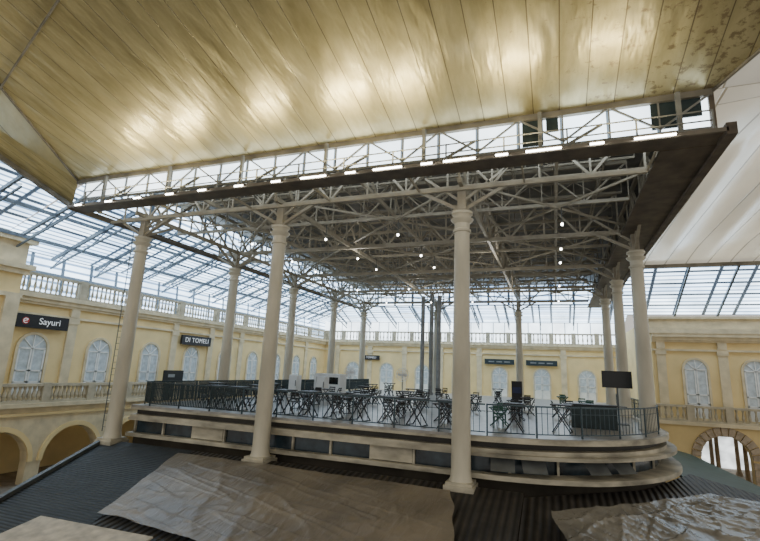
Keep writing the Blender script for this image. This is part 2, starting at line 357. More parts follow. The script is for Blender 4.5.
w=MB().box((XL,42.5,GF),(24.5,42.8,-1.25));obj(w,"wall_rear_ground",M['cream'],"ground floor rear wall","wall",kind=ST)
w=MB().box((-13.5,-14,-1.0),(-11.0,1.5,6.6));obj(w,"wall_pavilion",M['yellow'],"yellow plaster pavilion block","wall",kind=ST)
t=MB();t.box((-13.6,-14,6.9),(-10.55,1.9,7.2));t.box((-13.6,-14,6.6),(-10.75,1.7,6.9));t.box((-11,-14,5.2),(-10.8,1.6,5.45));t.box((-13.6,-14,7.2),(-10.95,1.5,8.5));t.box((-13.6,-14,8.5),(-10.6,1.8,8.75))
t.box((-11,.7,-1),(-10.8,1.5,5.2));t.box((-11,-1.6,-1),(-10.8,-.7,5.2))
trim(t,M['cream'],"heavy cream cornice and corner pilaster of the pavilion")
# ------------------------------------------------------------------ roof glazing
def sheet(pts,uvs,name,m,label,cat="ceiling"):
    return obj(MB().poly(pts,uvs),name,m,label,cat,kind=ST)
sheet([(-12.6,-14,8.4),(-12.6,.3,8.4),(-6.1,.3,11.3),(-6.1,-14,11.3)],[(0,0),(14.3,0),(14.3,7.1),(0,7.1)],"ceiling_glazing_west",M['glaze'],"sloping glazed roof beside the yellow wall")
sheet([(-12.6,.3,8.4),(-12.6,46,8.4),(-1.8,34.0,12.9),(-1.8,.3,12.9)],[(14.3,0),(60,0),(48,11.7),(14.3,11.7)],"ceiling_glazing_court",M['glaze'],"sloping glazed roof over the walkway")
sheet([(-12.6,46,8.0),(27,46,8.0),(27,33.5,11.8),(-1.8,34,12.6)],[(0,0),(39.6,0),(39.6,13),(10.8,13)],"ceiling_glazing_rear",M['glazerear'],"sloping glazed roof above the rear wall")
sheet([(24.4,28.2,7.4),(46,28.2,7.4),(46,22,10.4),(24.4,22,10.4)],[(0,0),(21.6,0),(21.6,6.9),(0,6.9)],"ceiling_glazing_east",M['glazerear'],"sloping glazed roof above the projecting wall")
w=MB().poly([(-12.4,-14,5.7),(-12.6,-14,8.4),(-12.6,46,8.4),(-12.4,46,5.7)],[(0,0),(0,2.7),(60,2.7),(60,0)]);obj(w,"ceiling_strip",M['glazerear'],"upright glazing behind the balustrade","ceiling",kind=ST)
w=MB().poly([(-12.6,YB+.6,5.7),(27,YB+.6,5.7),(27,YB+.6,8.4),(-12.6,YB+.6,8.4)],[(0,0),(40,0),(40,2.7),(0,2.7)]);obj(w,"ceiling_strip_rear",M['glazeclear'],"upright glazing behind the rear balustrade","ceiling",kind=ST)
for k in range(17):
    y=-12+k*3.2
    b=MB();top=(-2,12.5) if y>.3 else (-6.1,11.0)
    b.beam((-12.5,y,8.2),(top[0],y,top[1]-.12),.14,.2);b.beam((-12.5,y,7.6),(top[0],y,top[1]-.75),.09,.11)
    n=6
    for j in range(n):
        x0=-12.5+(top[0]+12.5)*j/n;x1=-12.5+(top[0]+12.5)*(j+1)/n;s=(top[1]-8.2)/(top[0]+12.5)
        z0=8.2+s*(x0+12.5);z1=8.2+s*(x1+12.5);b.beam((x0,y,z0 if j%2 else z0-.62),(x1,y,z1-.62 if j%2 else z1),.055)
    obj(b,"roof_rafter",M['beamblue'],"blue-grey lattice steel rafter under the glazed roof","steel beam",group="rafters under the side glazing")
for x in (-10.6,-8.0,-5.4):
    z=8.4+(x+12.6)*.4167-.4
    b=MB();b.beam((x,(-13 if x<-7 else .5),z),(x,40,z),.12,.2)
    obj(b,"roof_purlin",M['beamblue'],"long blue-grey purlin beam under the glazed roof","steel beam",group="purlins under the side glazing")
for k in range(10):
    x=-9+k*3.8
    b=MB();b.beam((x,45.5,7.9),(x,33.6,11.7),.15,.2);b.beam((x,45.5,7.3),(x,33.6,11.0),.1,.12)
    for j in range(6):
        y0=45.5-11.9*j/6;y1=45.5-11.9*(j+1)/6;s=3.8/11.9;z0=7.9+s*(45.5-y0);z1=7.9+s*(45.5-y1)
        b.beam((x,y0,z0 if j%2 else z0-.6),(x,y1,z1-.6 if j%2 else z1),.06)
    obj(b,"roof_rafter",M['beamblue'],"blue-grey lattice steel rafter above the rear wall","steel beam",group="rafters under the rear glazing")
for k in range(7):
    x=25.6+k*3.0
    b=MB();b.beam((x,28,7.2),(x,22,10.2),.13,.16);obj(b,"roof_rafter",M['beamblue'],"blue-grey steel rafter above the projecting wall","steel beam",group="rafters under the east glazing")
# ------------------------------------------------------------------ main metal ceiling
def zc(y): return 10.9+.22*(-1-y)
P=[(-4.0,-1.0),(24.0,-1.0),(35.7,-20.0),(6.0,-20.0)]
sheet([(x,y,zc(y)) for x,y in P],P,"ceiling",M['ceil'],"stained olive-gold metal sheet ceiling with long seams")
sheet([(-4,-1,10.9),(6,-20,zc(-20)),(-6.0,-16,15.1),(-6.0,.25,10.2)],[(0,0),(0,21),(4,21),(4,0)],"ceiling_fold",M['ceil'],"folded side slope of the metal ceiling")
b=MB();nx,ny=88,24
for i in range(nx+1):
    for j in range(ny+1):
        x=24+22*i/nx;y=-1+23*j/ny;v=j/ny;u=i/nx
        ed=min(1,u*6)*min(1,v*5)*min(1,(1-v)*8)
        z=10.9-.5*v+2.2*math.sin(math.pi*min(1,u*1.25))*(1-v)**.8*(v*4 if v<.25 else 1)
        z+=ed*abs(math.sin((x-24)*math.pi/2.7))*.22
        b.uv[len(b.v)]=(24+(x-24)*(.75+.25*v),y);b.v.append((x,y,z))
for i in range(nx):
    for j in range(ny):
        k=i*(ny+1)+j;b.f.append((k,k+1,k+ny+2,k+ny+1))
obj(b,"ceiling_east",M['sheetpale'],"glossy cream ribbed roof sheets gently vaulted","ceiling",kind=ST,smooth=True)
sheet([(24,-1,10.9),(46,-1,10.9),(46,-20,15.1),(35.7,-20,15.08)],[(24,0),(46,0),(46,-19),(35.7,-19)],"ceiling_east_slope",M['sheetpale'],"glossy cream ribbed roof slope")
t=MB()
t.beam((-4,-1,10.82),(24,-1,10.82),.18,.22);t.beam((-4,-1,10.85),(6,-20,zc(-20)-.05),.08,.06);t.beam((24,-1,10.85),(35.7,-20,15.0),.08,.08)
t.beam((-6.0,-16,15.0),(-6.0,.25,10.15),.2,.3)
t.beam((-2.6,-6.2,zc(-6.2)-.06),(7,-9.5,zc(-9.5)-.06),.06,.06)
t.beam((24.2,22,10.3),(46,22,10.3),.2,.3)
trim(t,M['roofedge'],"folded metal edge of the ceiling")
sheet([(-2,-1,11.1),(24,-1,11.1),(24,33,11.1),(-2,33,11.1)],[(0,0),(26,0),(26,34),(0,34)],"ceiling_center",M['roofin'],"grey-beige roof underside above the trusses")
w=MB().poly([(-3.6,-.9,9.82),(24,-.9,9.62),(24,-.9,10.8),(-3.6,-.9,10.8)],[(0,0),(27.6,0),(27.6,1.2),(0,1.2)])
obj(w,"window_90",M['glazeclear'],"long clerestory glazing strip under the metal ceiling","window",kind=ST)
t=MB()
t.beam((-3.6,-1,9.78),(24,-1,9.6),.1,.1);t.beam((-3.6,-1,10.78),(24,-1,10.78),.12,.1)
for k in range(19):
    x=-3.4+k*1.44;t.beam((x,-1,9.7),(x,-1,10.8),.05,.05)
    if k%2==0: t.beam((x,-1.02,9.76),(x+1.44,-1.02,10.78),.06)
    else: t.beam((x,-1.02,10.78),(x+1.44,-1.02,9.76),.06)
trim(t,M['railsteel'],"grey-beige steel truss across the clerestory")
for x0,x1,z0 in ((18.3,19.0,9.75),(19.1,19.5,10.2),(22.3,23.0,9.8),(23.1,23.7,10.1)):
    t=MB().box((x0,-.98,z0),(x1,-.93,10.72));trim(t,M['teal'],"dark teal blanking panel set in the clerestory")
t=MB().box((23.9,-1,8.8),(24.05,33,10.95));trim(t,M['soffit'],"dark panel standing for the shaded side clerestory")  # dark sheet put where the side clerestory lies in shade
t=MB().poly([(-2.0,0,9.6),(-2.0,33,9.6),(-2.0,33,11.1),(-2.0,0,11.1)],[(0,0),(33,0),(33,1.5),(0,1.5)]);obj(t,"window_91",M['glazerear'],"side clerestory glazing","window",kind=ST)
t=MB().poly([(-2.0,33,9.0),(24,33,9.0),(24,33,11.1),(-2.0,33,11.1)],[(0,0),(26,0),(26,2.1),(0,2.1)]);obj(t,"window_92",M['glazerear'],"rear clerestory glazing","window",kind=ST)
# ------------------------------------------------------------------ canopy eaves
e=empty("eave_canopy","brown soffit eave with catwalk railing around the steel roof","canopy",(10.8,-2.5,8.7))
def part(mb,name,m,par,smooth=False,label=None):
    o=obj(mb,name,m,label,parent=par,smooth=smooth);o.matrix_parent_inverse=Matrix.Translation(-par.location);return o
s=MB();s.box((-2.1,-2.5,8.7),(23.7,-1.75,8.76));part(s,"soffit",M['soffit'],e)
s=MB();s.box((22.3,-1.7,8.7),(23.75,33,8.78));part(s,"soffit",M['soffit'],e)
s=MB();s.box((-2.1,-.3,8.7),(-1.5,33,8.78));part(s,"soffit",M['soffit'],e)
s=MB();s.box((-2.15,-2.58,8.70),(23.8,-2.5,8.82));part(s,"fascia",M['fascia'],e)
s=MB();s.box((23.75,-2.58,8.6),(24.0,33,8.95));part(s,"fascia",M['soffit'],e)
s=MB();s.box((-2.2,-2.5,8.66),(-2.1,33,8.92));part(s,"fascia",M['fascia'],e)
for k in range(7): 
    x=-1.2+k*3.9;part(MB().beam((x,-1.75,8.72),(x,-.2,8.72),.06,.08),"joist",M['steel'],e)
part(MB().beam((-2,-.3,8.70),(22.2,-.3,8.70),.10,.12),"joist",M['steel'],e)
for zz in (9.1,9.42,9.74): part(MB().beam((-2,-1.9,zz),(23.7,-1.9,zz),.035,.035),"rail",M['railsteel'],e)
for k in range(14): part(MB().beam((-2+k*1.975,-1.9,8.78),(-2+k*1.975,-1.9,9.76),.05,.05),"post",M['railsteel'],e)
for k in range(7):
    x=-1.6+k*4.1;part(MB().beam((x,-1.3,8.8),(x,-1.3,10.8),.13),"stanchion",M['railsteel'],e)
    if k<6: part(MB().beam((x+.1,-1.8,8.85),(x+1.9,-1.4,10.0),.08),"stay",M['railsteel'],e)
def tubelamp(nm,lab,L,grp,xs):
    tr=empty(nm,lab,"lamp",(xs[0],-2.683,8.74),grp)
    obj(MB().box((-L-.02,-.02,.0),(L+.02,.1,.06)),"housing",M['fascia'],parent=tr)
    obj(MB().tube((-L,-.04,-.03),(L,-.04,-.03),.035,8),"tube",M['tube'],parent=tr)
    for x in xs[1:]: clone(tr,(x,-2.683,8.74))
tubelamp("fluorescent_tube_light","lit white fluorescent tube clipped to the eave edge",.52,"tube lights along the roof eave",[22.0,19.0,16.4,13.9,11.0])
tubelamp("short_tube_light","small lit tube lamp clipped to the eave edge",.19,"small lamps along the roof eave",[20.5,17.75,15.3,12.5,9.4,7.7,5.9,4.2,2.4,.7,-1.2])
# ------------------------------------------------------------------ trusses
def truss(p0,p1,zb,zt,n,w=.1,lab="beige-grey steel lattice truss"):
    b=MB();p0=Vector(p0);p1=Vector(p1)
    b.beam((p0.x,p0.y,zb),(p1.x,p1.y,zb),w,w*1.3);b.beam((p0.x,p0.y,zt),(p1.x,p1.y,zt),w,w*1.3)
    for k in range(n):
        a=p0.lerp(p1,k/n);c=p0.lerp(p1,(k+1)/n)
        if k%2: b.beam((a.x,a.y,zb),(c.x,c.y,zt),w*.6)
        else: b.beam((a.x,a.y,zt),(c.x,c.y,zb),w*.6)
        b.beam((a.x,a.y,zb),(a.x,a.y,zt),w*.45)
    b.beam((p1.x,p1.y,zb),(p1.x,p1.y,zt),w*.45)
    return obj(b,"roof_truss",M['steel'],lab,"steel truss",group="lattice trusses of the central roof")
for k in range(5): truss((-1.5,k*B,0),(22.2,k*B,0),8.85,10.85,14,.15)
for k in range(4): truss((-1.5,(k+.5)*B,0),(22.2,(k+.5)*B,0),9.2,10.85,14,.11)
for k in range(8): truss((-1.5,(k/2+.25)*B,0),(22.2,(k/2+.25)*B,0),10.2,10.9,24,.06,"slim steel lattice joist")
for x in (0,8,16,XR-.05): truss((x,-.6,0),(x,32.5,0),8.95,10.75,18,.15,"beige-grey steel lattice truss running front to back")
for x in (4,12,19.4): truss((x,-.6,0),(x,32.5,0),9.3,10.75,18,.11,"beige-grey steel lattice truss running front to back")
for x in (2,6,10,14,17.7,21.2): truss((x,-.6,0),(x,32.5,0),10.2,10.75,30,.05,"slim steel lattice joist")
for i in range(3):
    for j in range(4):
        x0=(0,8,16,XR)[i]+.4;x1=(0,8,16,XR)[i+1]-.4;y0=j*B+.4;y1=y0+B-.8
        pb=MB();pb.beam((x0,y0,9.05),(x1,y1,9.05),.08);pb.beam((x0,y1,9.05),(x1,y0,9.05),.08)
        obj(pb,"wind_brace",M['steel'],"crossed horizontal steel rods between trusses","steel bracing",group="wind braces of the central roof")
# ------------------------------------------------------------------ columns
def column(x,y,z0,ped,lab):
    c=empty("column",lab,"column",(x,y,z0),"roof columns around the deck")
    H=ZT-z0
    prof=[(.40,0),(.40,.12),(.36,.2),(.345,.35),(.335,.5)]+[(.335-.055*(k/8),.5+(H-1.3)*k/8) for k in range(1,9)]
    prof+=[(.34,H-.78),(.34,H-.7),(.28,H-.66),(.285,H-.45)]
    obj(MB().lathe(prof,n=20),"shaft",M['white'],parent=c,smooth=True)
    cap=[(.29,H-.45),(.40,H-.34),(.43,H-.28),(.30,H-.24),(.34,H-.12),(.40,H-.08),(.40,H)]
    obj(MB().lathe(cap,n=20),"capital",M['white'],parent=c,smooth=True)
    s=MB();s.box((-.16,-.16,H),(.16,.16,H+1.0));s.box((-.3,-.3,H),(.3,.3,H+.06));obj(s,"post",M['steel'],parent=c)
    for dx,dy in ((1,0),(-1,0),(0,1),(0,-1)):
        if (dy<0 and y<1) or (dx>0 and x>20): continue
        s=MB();s.beam((.15*dx,.15*dy,H+.15),(1.9*dx,1.9*dy,H+1.1),.12)
        if not(dx<0 and x<1): s.beam((.1*dx,.1*dy,H+.5),(2.9*dx,2.9*dy,H+2.6),.09)
        obj(s,"knee_brace",M['steel'],parent=c)
    if ped:
        s=MB().box((-.5,-.5,-.35),(.5,.5,0));s.box((-.44,-.44,0),(.44,.44,.1));obj(s,"pedestal",M['slab'],parent=c)
L1="cream-white round iron column rising from a stone pedestal"
L2="cream-white round iron column beside the terrace"
L3="cream-white round iron column standing on the terrace deck"
column(0,0,-1.75,True,L1);column(8,0,-1.75,True,L1);column(16,0,-1.75,True,L1)
for k in range(1,5): column(-.05,k*B,-1.5,False,L2)
for k in range(1,4): column(XR,k*B,DZ,False,L3)
column(8,4*B,DZ,False,L3);column(16,4*B,DZ,False,L3)
for x,y in ((7.4,26.2),(8.2,26.4),(9.0,26.1)):
    c=empty("service_pipe","grey vertical pipe rising to the roof","pipe",(x,y,DZ),"grey pipes on the deck")
    obj(MB().lathe([(.2,0),(.2,9.2)],n=14),"shaft",M['pipe'],parent=c,smooth=True)
    obj(MB().lathe([(.26,0),(.26,.2)],n=14),"collar",M['pipe'],parent=c,smooth=True)
# ------------------------------------------------------------------ deck
def outline(off=0,yb=31.0):
    pts=[(.42-off*.3,yb),(.42-off*.3,.42)]
    for k in range(0,31):
        a=math.pi/2*k/30;r=7.55+off*min(1,math.sin(a)*1.8)
        pts.append((16+r*math.sin(a),8-r*math.cos(a)))
    pts.append((pts[-1][0],yb));return pts
d=empty("terrace_deck","raised terrace deck with stepped cream concrete ledges","deck",(12,10,DZ))
part(MB().prism(outline(-.05),DZ-.1,DZ),"deck_floor",M['deck'],d)
part(MB().prism(outline(.05),DZ-.20,DZ-.02),"upper_ledge",M['slab'],d)
def inset(off,dy):
    o=outline(off);return [(x,y+(dy if y<25 else 0)*max(0,1-max(0,x-16)/7.6)) for x,y in o]
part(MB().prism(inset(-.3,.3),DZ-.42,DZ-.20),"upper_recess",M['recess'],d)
part(MB().prism(outline(-.05),DZ-.56,DZ-.42),"panel_band",M['slab'],d)
part(MB().prism(outline(.3),DZ-.68,DZ-.56),"middle_ledge",M['slab'],d)
part(MB().prism(inset(-.4,.35),DZ-1.24,DZ-.68),"window_band",M['dkglass'],d)
part(MB().prism(outline(.42),DZ-1.40,DZ-1.24),"lower_ledge",M['slab'],d)
part(MB().prism(inset(-.2,.3),GF,DZ-1.40),"base_wall",M['darkint'],d)
def along(O,step):
    res=[];carry=0
    for a,b in zip(O,O[1:]):
        L=math.dist(a,b);t=carry
        while t<L:
            f=t/L;res.append((a[0]+(b[0]-a[0])*f,a[1]+(b[1]-a[1])*f,math.atan2(b[1]-a[1],b[0]-a[0])));t+=step
        carry=t-L
    return res
for i,(x,y,a) in enumerate(along(inset(-.36,.31)[1:-1],1.7)):
    part(MB().beam((x,y,DZ-1.24),(x,y,DZ-.68),.08,.12),"mullion",M['slab'],d)
    if i%5==2 and x<15:
        nx,ny=math.sin(a)*.06,-math.cos(a)*.06
        part(MB().beam((x+nx,y+ny,DZ-.96),(x+1.65*math.cos(a)+nx,y+1.65*math.sin(a)+ny,DZ-.96),.05,.50),"infill_panel",M['slab'],d)
for x in (16.9,17.9,19.9,20.8):
    an=math.asin((x-16)/7.3);y=8-7.40*math.cos(an);nx,ny=math.sin(an),-math.cos(an)
    tx,ty=math.cos(an)*.8,math.sin(an)*.8
    s=MB();s.poly([(x,y,DZ-.72),(x+tx,y+ty,DZ-.72),(x+tx+nx*.42,y+ty+ny*.42,DZ-1.08),(x+nx*.42,y+ny*.42,DZ-1.08)])
    part(s,"open_sash",M['steelgrey'],d)
def railseg(p,q,m,lab,sp,th):
    p=Vector((*p,DZ));q=Vector((*q,DZ));L=(q-p).length-.06
    r=empty("railing",lab,"railing",tuple(p),"terrace railing panels",math.atan2(q.y-p.y,q.x-p.x))
    obj(MB().beam((0,0,0),(0,0,1.08),.05),"post",m,parent=r)
    obj(MB().beam((0,0,1.05),(L,0,1.05),.05,.05),"top_rail",m,parent=r)
    obj(MB().beam((0,0,.12),(L,0,.12),.035),"bottom_rail",m,parent=r)
    s=MB();n=int(L/sp)
    for k in range(1,n): s.beam((k*L/n,0,.12),(k*L/n,0,1.03),th)
    s.beam((0,0,.82),(L,0,.82),th)
    obj(s,"lattice",m,parent=r)
O=outline(-.25);O[0]=(.6,30)
pts=along(O,1.7)
for a,b in zip(pts,pts[1:]):
    if a[0]<6.2: railseg(a[:2],b[:2],M['teal'],"dark teal railing panel with close vertical bars",.09,.035)
    else: railseg(a[:2],b[:2],M['bluerail'],"thin dark blue-grey metal railing panel",.2,.018)
# ------------------------------------------------------------------ furniture
def table(h,w,m,lab,grp):
    r=empty("bar_table" if h>.9 else "folding_table",lab,"table",(0,0,0),grp)
    s=MB();s.box((-w/2,-w/2,h-.035),(w/2,w/2,h));
    for k in range(6): s.box((-w/2+k*w/6+.005,-w/2,h-.0),(-w/2+(k+1)*w/6-.01,w/2,h+.012))
    obj(s,"tabletop",m,parent=r)
    for sy in (-1,1):
        s=MB();y=sy*(w/2-.08);s.beam((-w/2+.04,y,0.02),(w/2-.06,y,h-.03),.05,.035);s.beam((w/2-.04,y*.88,0.02),(-w/2+.06,y*.88,h-.03),.05,.035)
        obj(s,"crossed_leg",m,parent=r)
    for sx in (-1,1):
        s=MB();s.beam((sx*(w/2-.06),-w/2+.08,.05),(sx*(w/2-.06),w/2-.08,.05),.04);obj(s,"stretcher",m,parent=r)
    return r
def chair(m,lab,grp,seat=.45,back=.42):
    r=empty("folding_chair",lab,"chair",(0,0,0),grp)
    w=.4
    s=MB()
    for k in range(5): s.box((-w/2,-w/2+k*w/5,seat-.03),(w/2,-w/2+(k+1)*w/5-.012,seat))
    obj(s,"seat",m,parent=r)
    s=MB()
    for zz in (.16,.3,.42): s.box((-w/2,w/2+.0,seat+zz-.07),(w/2,w/2+.025,seat+zz))
    obj(s,"backrest",m,parent=r)
    for sx in (-1,1):
        s=MB().beam((sx*.185,-w/2+.02,0.02),(sx*.185,w/2+.03,seat+back),.03,.04);obj(s,"leg",m,parent=r)
        s=MB().beam((sx*.16,w/2,0.02),(sx*.16,-w/2+.03,seat),.03,.04);obj(s,"leg",m,parent=r)
    return r
bt=table(1.05,.75,M['black'],"tall black slatted bar table with crossed legs","tall tables on the terrace")
ft=table(.75,.8,M['darkwood'],"dark wooden folding table with crossed legs","low tables on the terrace")
gt=table(.75,.8,M['greenp'],"green slatted folding table","green tables on the terrace")
ch=chair(M['black'],"black slatted folding chair by a table","black chairs on the terrace")
gc=chair(M['greenp'],"green slatted folding chair by a table","green chairs on the terrace")
PR=dict(bt=bt,ft=ft,gt=gt,ch=ch,gc=gc);used={k:False for k in PR}
def place(k,x,y,rz=0):
    if not used[k]:
        used[k]=True;PR[k].location=(x,y,DZ);PR[k].rotation_euler=(0,0,rz)
    else: clone(PR[k],(x,y,DZ),rz)
OB=[(XR,B,1.4),(XR,2*B,1.4),(XR,3*B,1.4),(21.9,9.0,1.9),(20.6,6.2,2.0),(5.5,14,1.3),(9.4,14,1.3),(16.6,17.3,1.4),(2.8,13,2.9),(8.2,26.2,2.0),(2.6,16.8,2.7),(17.6,2.25,1.5),(19.3,3.4,1.5)]
def inside(x,y):
    if x<1.9 or y<1.1 or y>29.5 or x>22.0:return False
    if x>16 and y<8 and math.hypot(x-16,y-8)>6.2:return False
    return all(math.hypot(x-a,y-b)>r for a,b,r in OB)
def setat(x,y,tk,ck,n=2,force=False):
    if not force and not inside(x,y):return
    j=random.uniform(-.2,.2);place(tk,x,y,j)
    for k in range(n):
        a=j+math.pi*2*k/n;dx,dy=math.sin(a)*.78,math.cos(a)*.78
        place(ck,x+dx,y+dy,-a)
x=4.4
while x<15.4:
    setat(x,1.5,'bt','ch',0);x+=1.2
for row,(y,st,n) in enumerate(((3.9,2.4,2),(6.9,2.7,2),(10.4,2.9,4),(14.6,3.4,2),(19.5,4.2,2))):
    x=2.6+(row%2)*1.1
    while x<22:
        g=x>16.8 and random.random()<.4
        tk='gt' if g else ('bt' if random.random()<.3 else 'ft')
        setat(x+random.uniform(-.2,.2),y+random.uniform(-.2,.2),tk,'gc' if g else 'ch',n);x+=st
for x,y in ((17.6,2.25),(19.3,3.4)): setat(x,y,'bt','ch',0,True)
t=empty("television","black television on a tall stand","television",(21.9,9.0,DZ))
s=MB().box((-.66,-.04,1.7),(.66,.05,2.5));obj(s,"casing",M['black'],parent=t)
s=MB().box((-.63,-.05,1.73),(.63,-.041,2.47));obj(s,"screen",M['screen'],parent=t)
s=MB();s.beam((0,.05,0),(0,.05,1.7),.08);s.box((-.4,-.3,0),(.4,.4,.05));s.box((-.35,-.25,.8),(.35,.25,.84));obj(s,"stand",M['steelgrey'],parent=t)
t=empty("service_counter","dark teal service counter with black top","counter",(20.6,6.2,DZ))
s=MB().box((-.9,-.35,0),(.9,.35,.95));obj(s,"body",M['teal'],parent=t)
s=MB().box((-.95,-.4,.95),(.95,.4,1.0));obj(s,"worktop",M['black'],parent=t)
fr=empty("refrigerator","white upright refrigerator on the terrace deck","refrigerator",(1.7,13.0,DZ),"white refrigerators on the terrace")
obj(MB().box((-.33,-.3,.0),(.33,.3,1.45)),"body",M['whitep'],parent=fr)
obj(MB().box((-.31,-.35,.1),(.31,-.3,1.4)),"door",M['whitep'],parent=fr)
obj(MB().box((.22,-.39,.7),(.26,-.35,1.1)),"handle",M['steelgrey'],parent=fr)
clone(fr,(3.9,13.0,DZ))
k=empty("kiosk","small white kitchen kiosk with open dark hatch","kiosk",(2.6,16.8,DZ))
s=MB();s.box((-1.1,-.6,0),(1.1,.6,.8));s.box((-1.1,-.6,1.35),(1.1,.6,1.6));s.box((-1.1,-.6,.8),(-.95,.6,1.35));s.box((.95,-.6,.8),(1.1,.6,1.35));obj(s,"body",M['whitep'],parent=k)
obj(MB().box((-.95,.45,.8),(.95,.55,1.35)),"hatch_back",M['dkglass'],parent=k)
fa=empty("pedestal_fan","round white pedestal fan on a slim pole","fan",(5.5,14,DZ),"pedestal fans on the terrace")
s=MB();s.lathe([(.25,0),(.25,.05),(.03,.08),(.025,1.6)],n=12);obj(s,"stand",M['steelgrey'],parent=fa)
s=MB()
for rr in (.2,.32,.44):
    for q in range(20):
        a0,a1=2*math.pi*q/20,2*math.pi*(q+1)/20
        s.beam((rr*math.cos(a0),-.08,1.8+rr*math.sin(a0)),(rr*math.cos(a1),-.08,1.8+rr*math.sin(a1)),.03)
for q in range(12):
    a=2*math.pi*q/12;s.beam((0,-.1,1.8),(.44*math.cos(a),-.08,1.8+.44*math.sin(a)),.015)
obj(s,"grille",M['whitep'],parent=fa)
for q in range(4):
    a=math.pi/2*q;s=MB();s.beam((0,-.04,1.8),(.34*math.cos(a),-.04,1.8+.34*math.sin(a)),.03,.16);obj(s,"blade",M['whitep'],parent=fa)
clone(fa,(9.4,14.0,DZ))
ms=empty("menu_board","dark upright menu board with a blue panel","sign",(16.6,17.3,DZ))
obj(MB().box((-.35,-.05,.1),(.35,.05,1.7)),"board",M['black'],parent=ms)
obj(MB().box((-.28,-.07,.9),(.28,-.05,1.3)),"panel",M['navy'],parent=ms)
obj(MB().box((-.4,-.25,0),(.4,.25,.1)),"foot",M['black'],parent=ms)
# ------------------------------------------------------------------ signs
def text(body,mw,size,par,m,sp=1.0):
    cu=bpy.data.curves.new("lettering",'FONT');cu.body=body;cu.size=size;cu.extrude=.01;cu.align_x='CENTER';cu.align_y='CENTER';cu.space_character=sp
    o=link(bpy.data.objects.new("tmp",cu));bpy.context.view_layer.update()
    me=bpy.data.meshes.new_from_object(o.evaluated_get(bpy.context.evaluated_depsgraph_get()));bpy.data.objects.remove(o)
    me.materials.clear();me.materials.append(m)
    o=link(bpy.data.objects.new("lettering",me));o.parent=par;o.matrix_local=mw;return o
Rt=Matrix(((0,0,1,0),(1,0,0,0),(0,1,0,0),(0,0,0,1)))
Rf=Matrix(((1,0,0,0),(0,0,-1,0),(0,1,0,0),(0,0,0,1)))
sg=empty("shop_sign","black shop sign with white script and red roundel","sign",(-11.7,3.65,3.95))
obj(MB().box((-.1,-1.65,-.42),(.1,1.65,.42)),"board",M['black'],parent=sg)
text("Sayuri",Matrix.Translation((.115,.4,.02))@Rt,.58,sg,M['letter'])
def disc(x,y,r,n=24):
    mm=MB();mm.v=[(x,y+r*math.cos(2*math.pi*q/n),r*math.sin(2*math.pi*q/n)) for q in range(n)];mm.f=[tuple(range(n))];return mm
obj(disc(.11,-1.1,.22),"roundel",M['redp'],parent=sg)
mm=MB()
for q in range(10):
    a0=.5+q*.5;a1=a0+.42;mm.beam((.12,-1.1+.14*math.cos(a0),.14*math.sin(a0)),(.12,-1.1+.14*math.cos(a1),.14*math.sin(a1)),.02,.045)
mm.beam((.12,-1.2,-.02),(.12,-1.0,.05),.02,.045)
obj(mm,"emblem",M['letter'],parent=sg)
s2=empty("shop_sign","dark grey shop sign with white capital letters","sign",(-11.7,17.6,3.75))
obj(MB().box((-.1,-1.85,-.42),(.1,1.85,.42)),"board",M['black'],parent=s2)
text("DI TOMELI",Matrix.Translation((.115,0,0))@Rt,.58,s2,M['letter'],1.12)
s2=empty("shop_sign","dark shop sign with pale capitals over rear windows","sign",(-4.9,YB-.3,3.45))
obj(MB().box((-1.5,-.08,-.3),(1.5,.08,.3)),"board",M['black'],parent=s2)
text("DI TOMELI",Matrix.Translation((0,-.1,0))@Rf,.4,s2,M['letter'],1.1)
for x in (12.6,17.6):
    s3=empty("shop_sign","long dark shop sign over an arched door","sign",(x,YB-.3,3.45))
    obj(MB().box((-1.8,-.08,-.32),(1.8,.08,.32)),"board",M['teal'],parent=s3)
    for q in range(3): obj(MB().box((-1.3+q*.95,-.1,-.07),(-.6+q*.95,-.08,.07)),"pale_mark",M['pipe'],parent=s3)
b=empty("display_board","black display board on the gallery","sign",(-10.3,13.9,-1.0))
obj(MB().box((-.05,-1.05,1.15),(.05,1.05,2.1)),"board",M['black'],parent=b)
obj(MB().box((.051,-.6,1.55),(.06,.1,1.8)),"pale_mark",M['pipe'],parent=b)
obj(MB().box((-.04,-.05,0),(.04,.05,1.15)),"leg",M['black'],parent=b)
# ------------------------------------------------------------------ stall roofs & tarps
def zr(y): return -1.72-.18*(.3-y)
def roof(pts,m,name,lab,th=.12):
    b=MB();n=len(pts);b.v=[(x,y,z) for x,y,z in pts]+[(x,y,z-th) for x,y,z in pts]
    b.f=[tuple(range(n)),tuple(n+k for k in reversed(range(n)))]+[(k,n+k,n+(k+1)%n,(k+1)%n) for k in range(n)]
    return obj(b,name,m,lab,"roof")
roof([(-.4,.1,zr(.1)-.05),(3.9,-10,zr(-10)-.05),(7.5,-10,zr(-10)-.05),(4.6,.1,zr(.1)-.05)],M['slate'],"stall_roof","dark fine-ribbed slate-coloured stall roof beside the terrace")
roof([(4.62,.1,zr(.1)-.05),(7.52,-10,zr(-10)-.05),(18.0,-10,zr(-10)-.05),(18.0,.1,zr(.1)-.05)],M['tile'],"stall_roof","dark clay tile stall roof below the terrace rim")
roof([(18.02,.1,-1.95),(18.02,-10,-3.9),(27,-10,-4.2),(30,5,-2.9),(24.6,9,-2.1),(22,3.5,-1.95)],M['tile'],"stall_roof","dark clay tile roof around the curved terrace corner")
roof([(24.4,9.5,-2.3),(29,7.5,-3.1),(28,24,-3.1),(24.4,24,-2.3)],M['greenroof'],"stall_roof","green sheet roof beside the terrace")
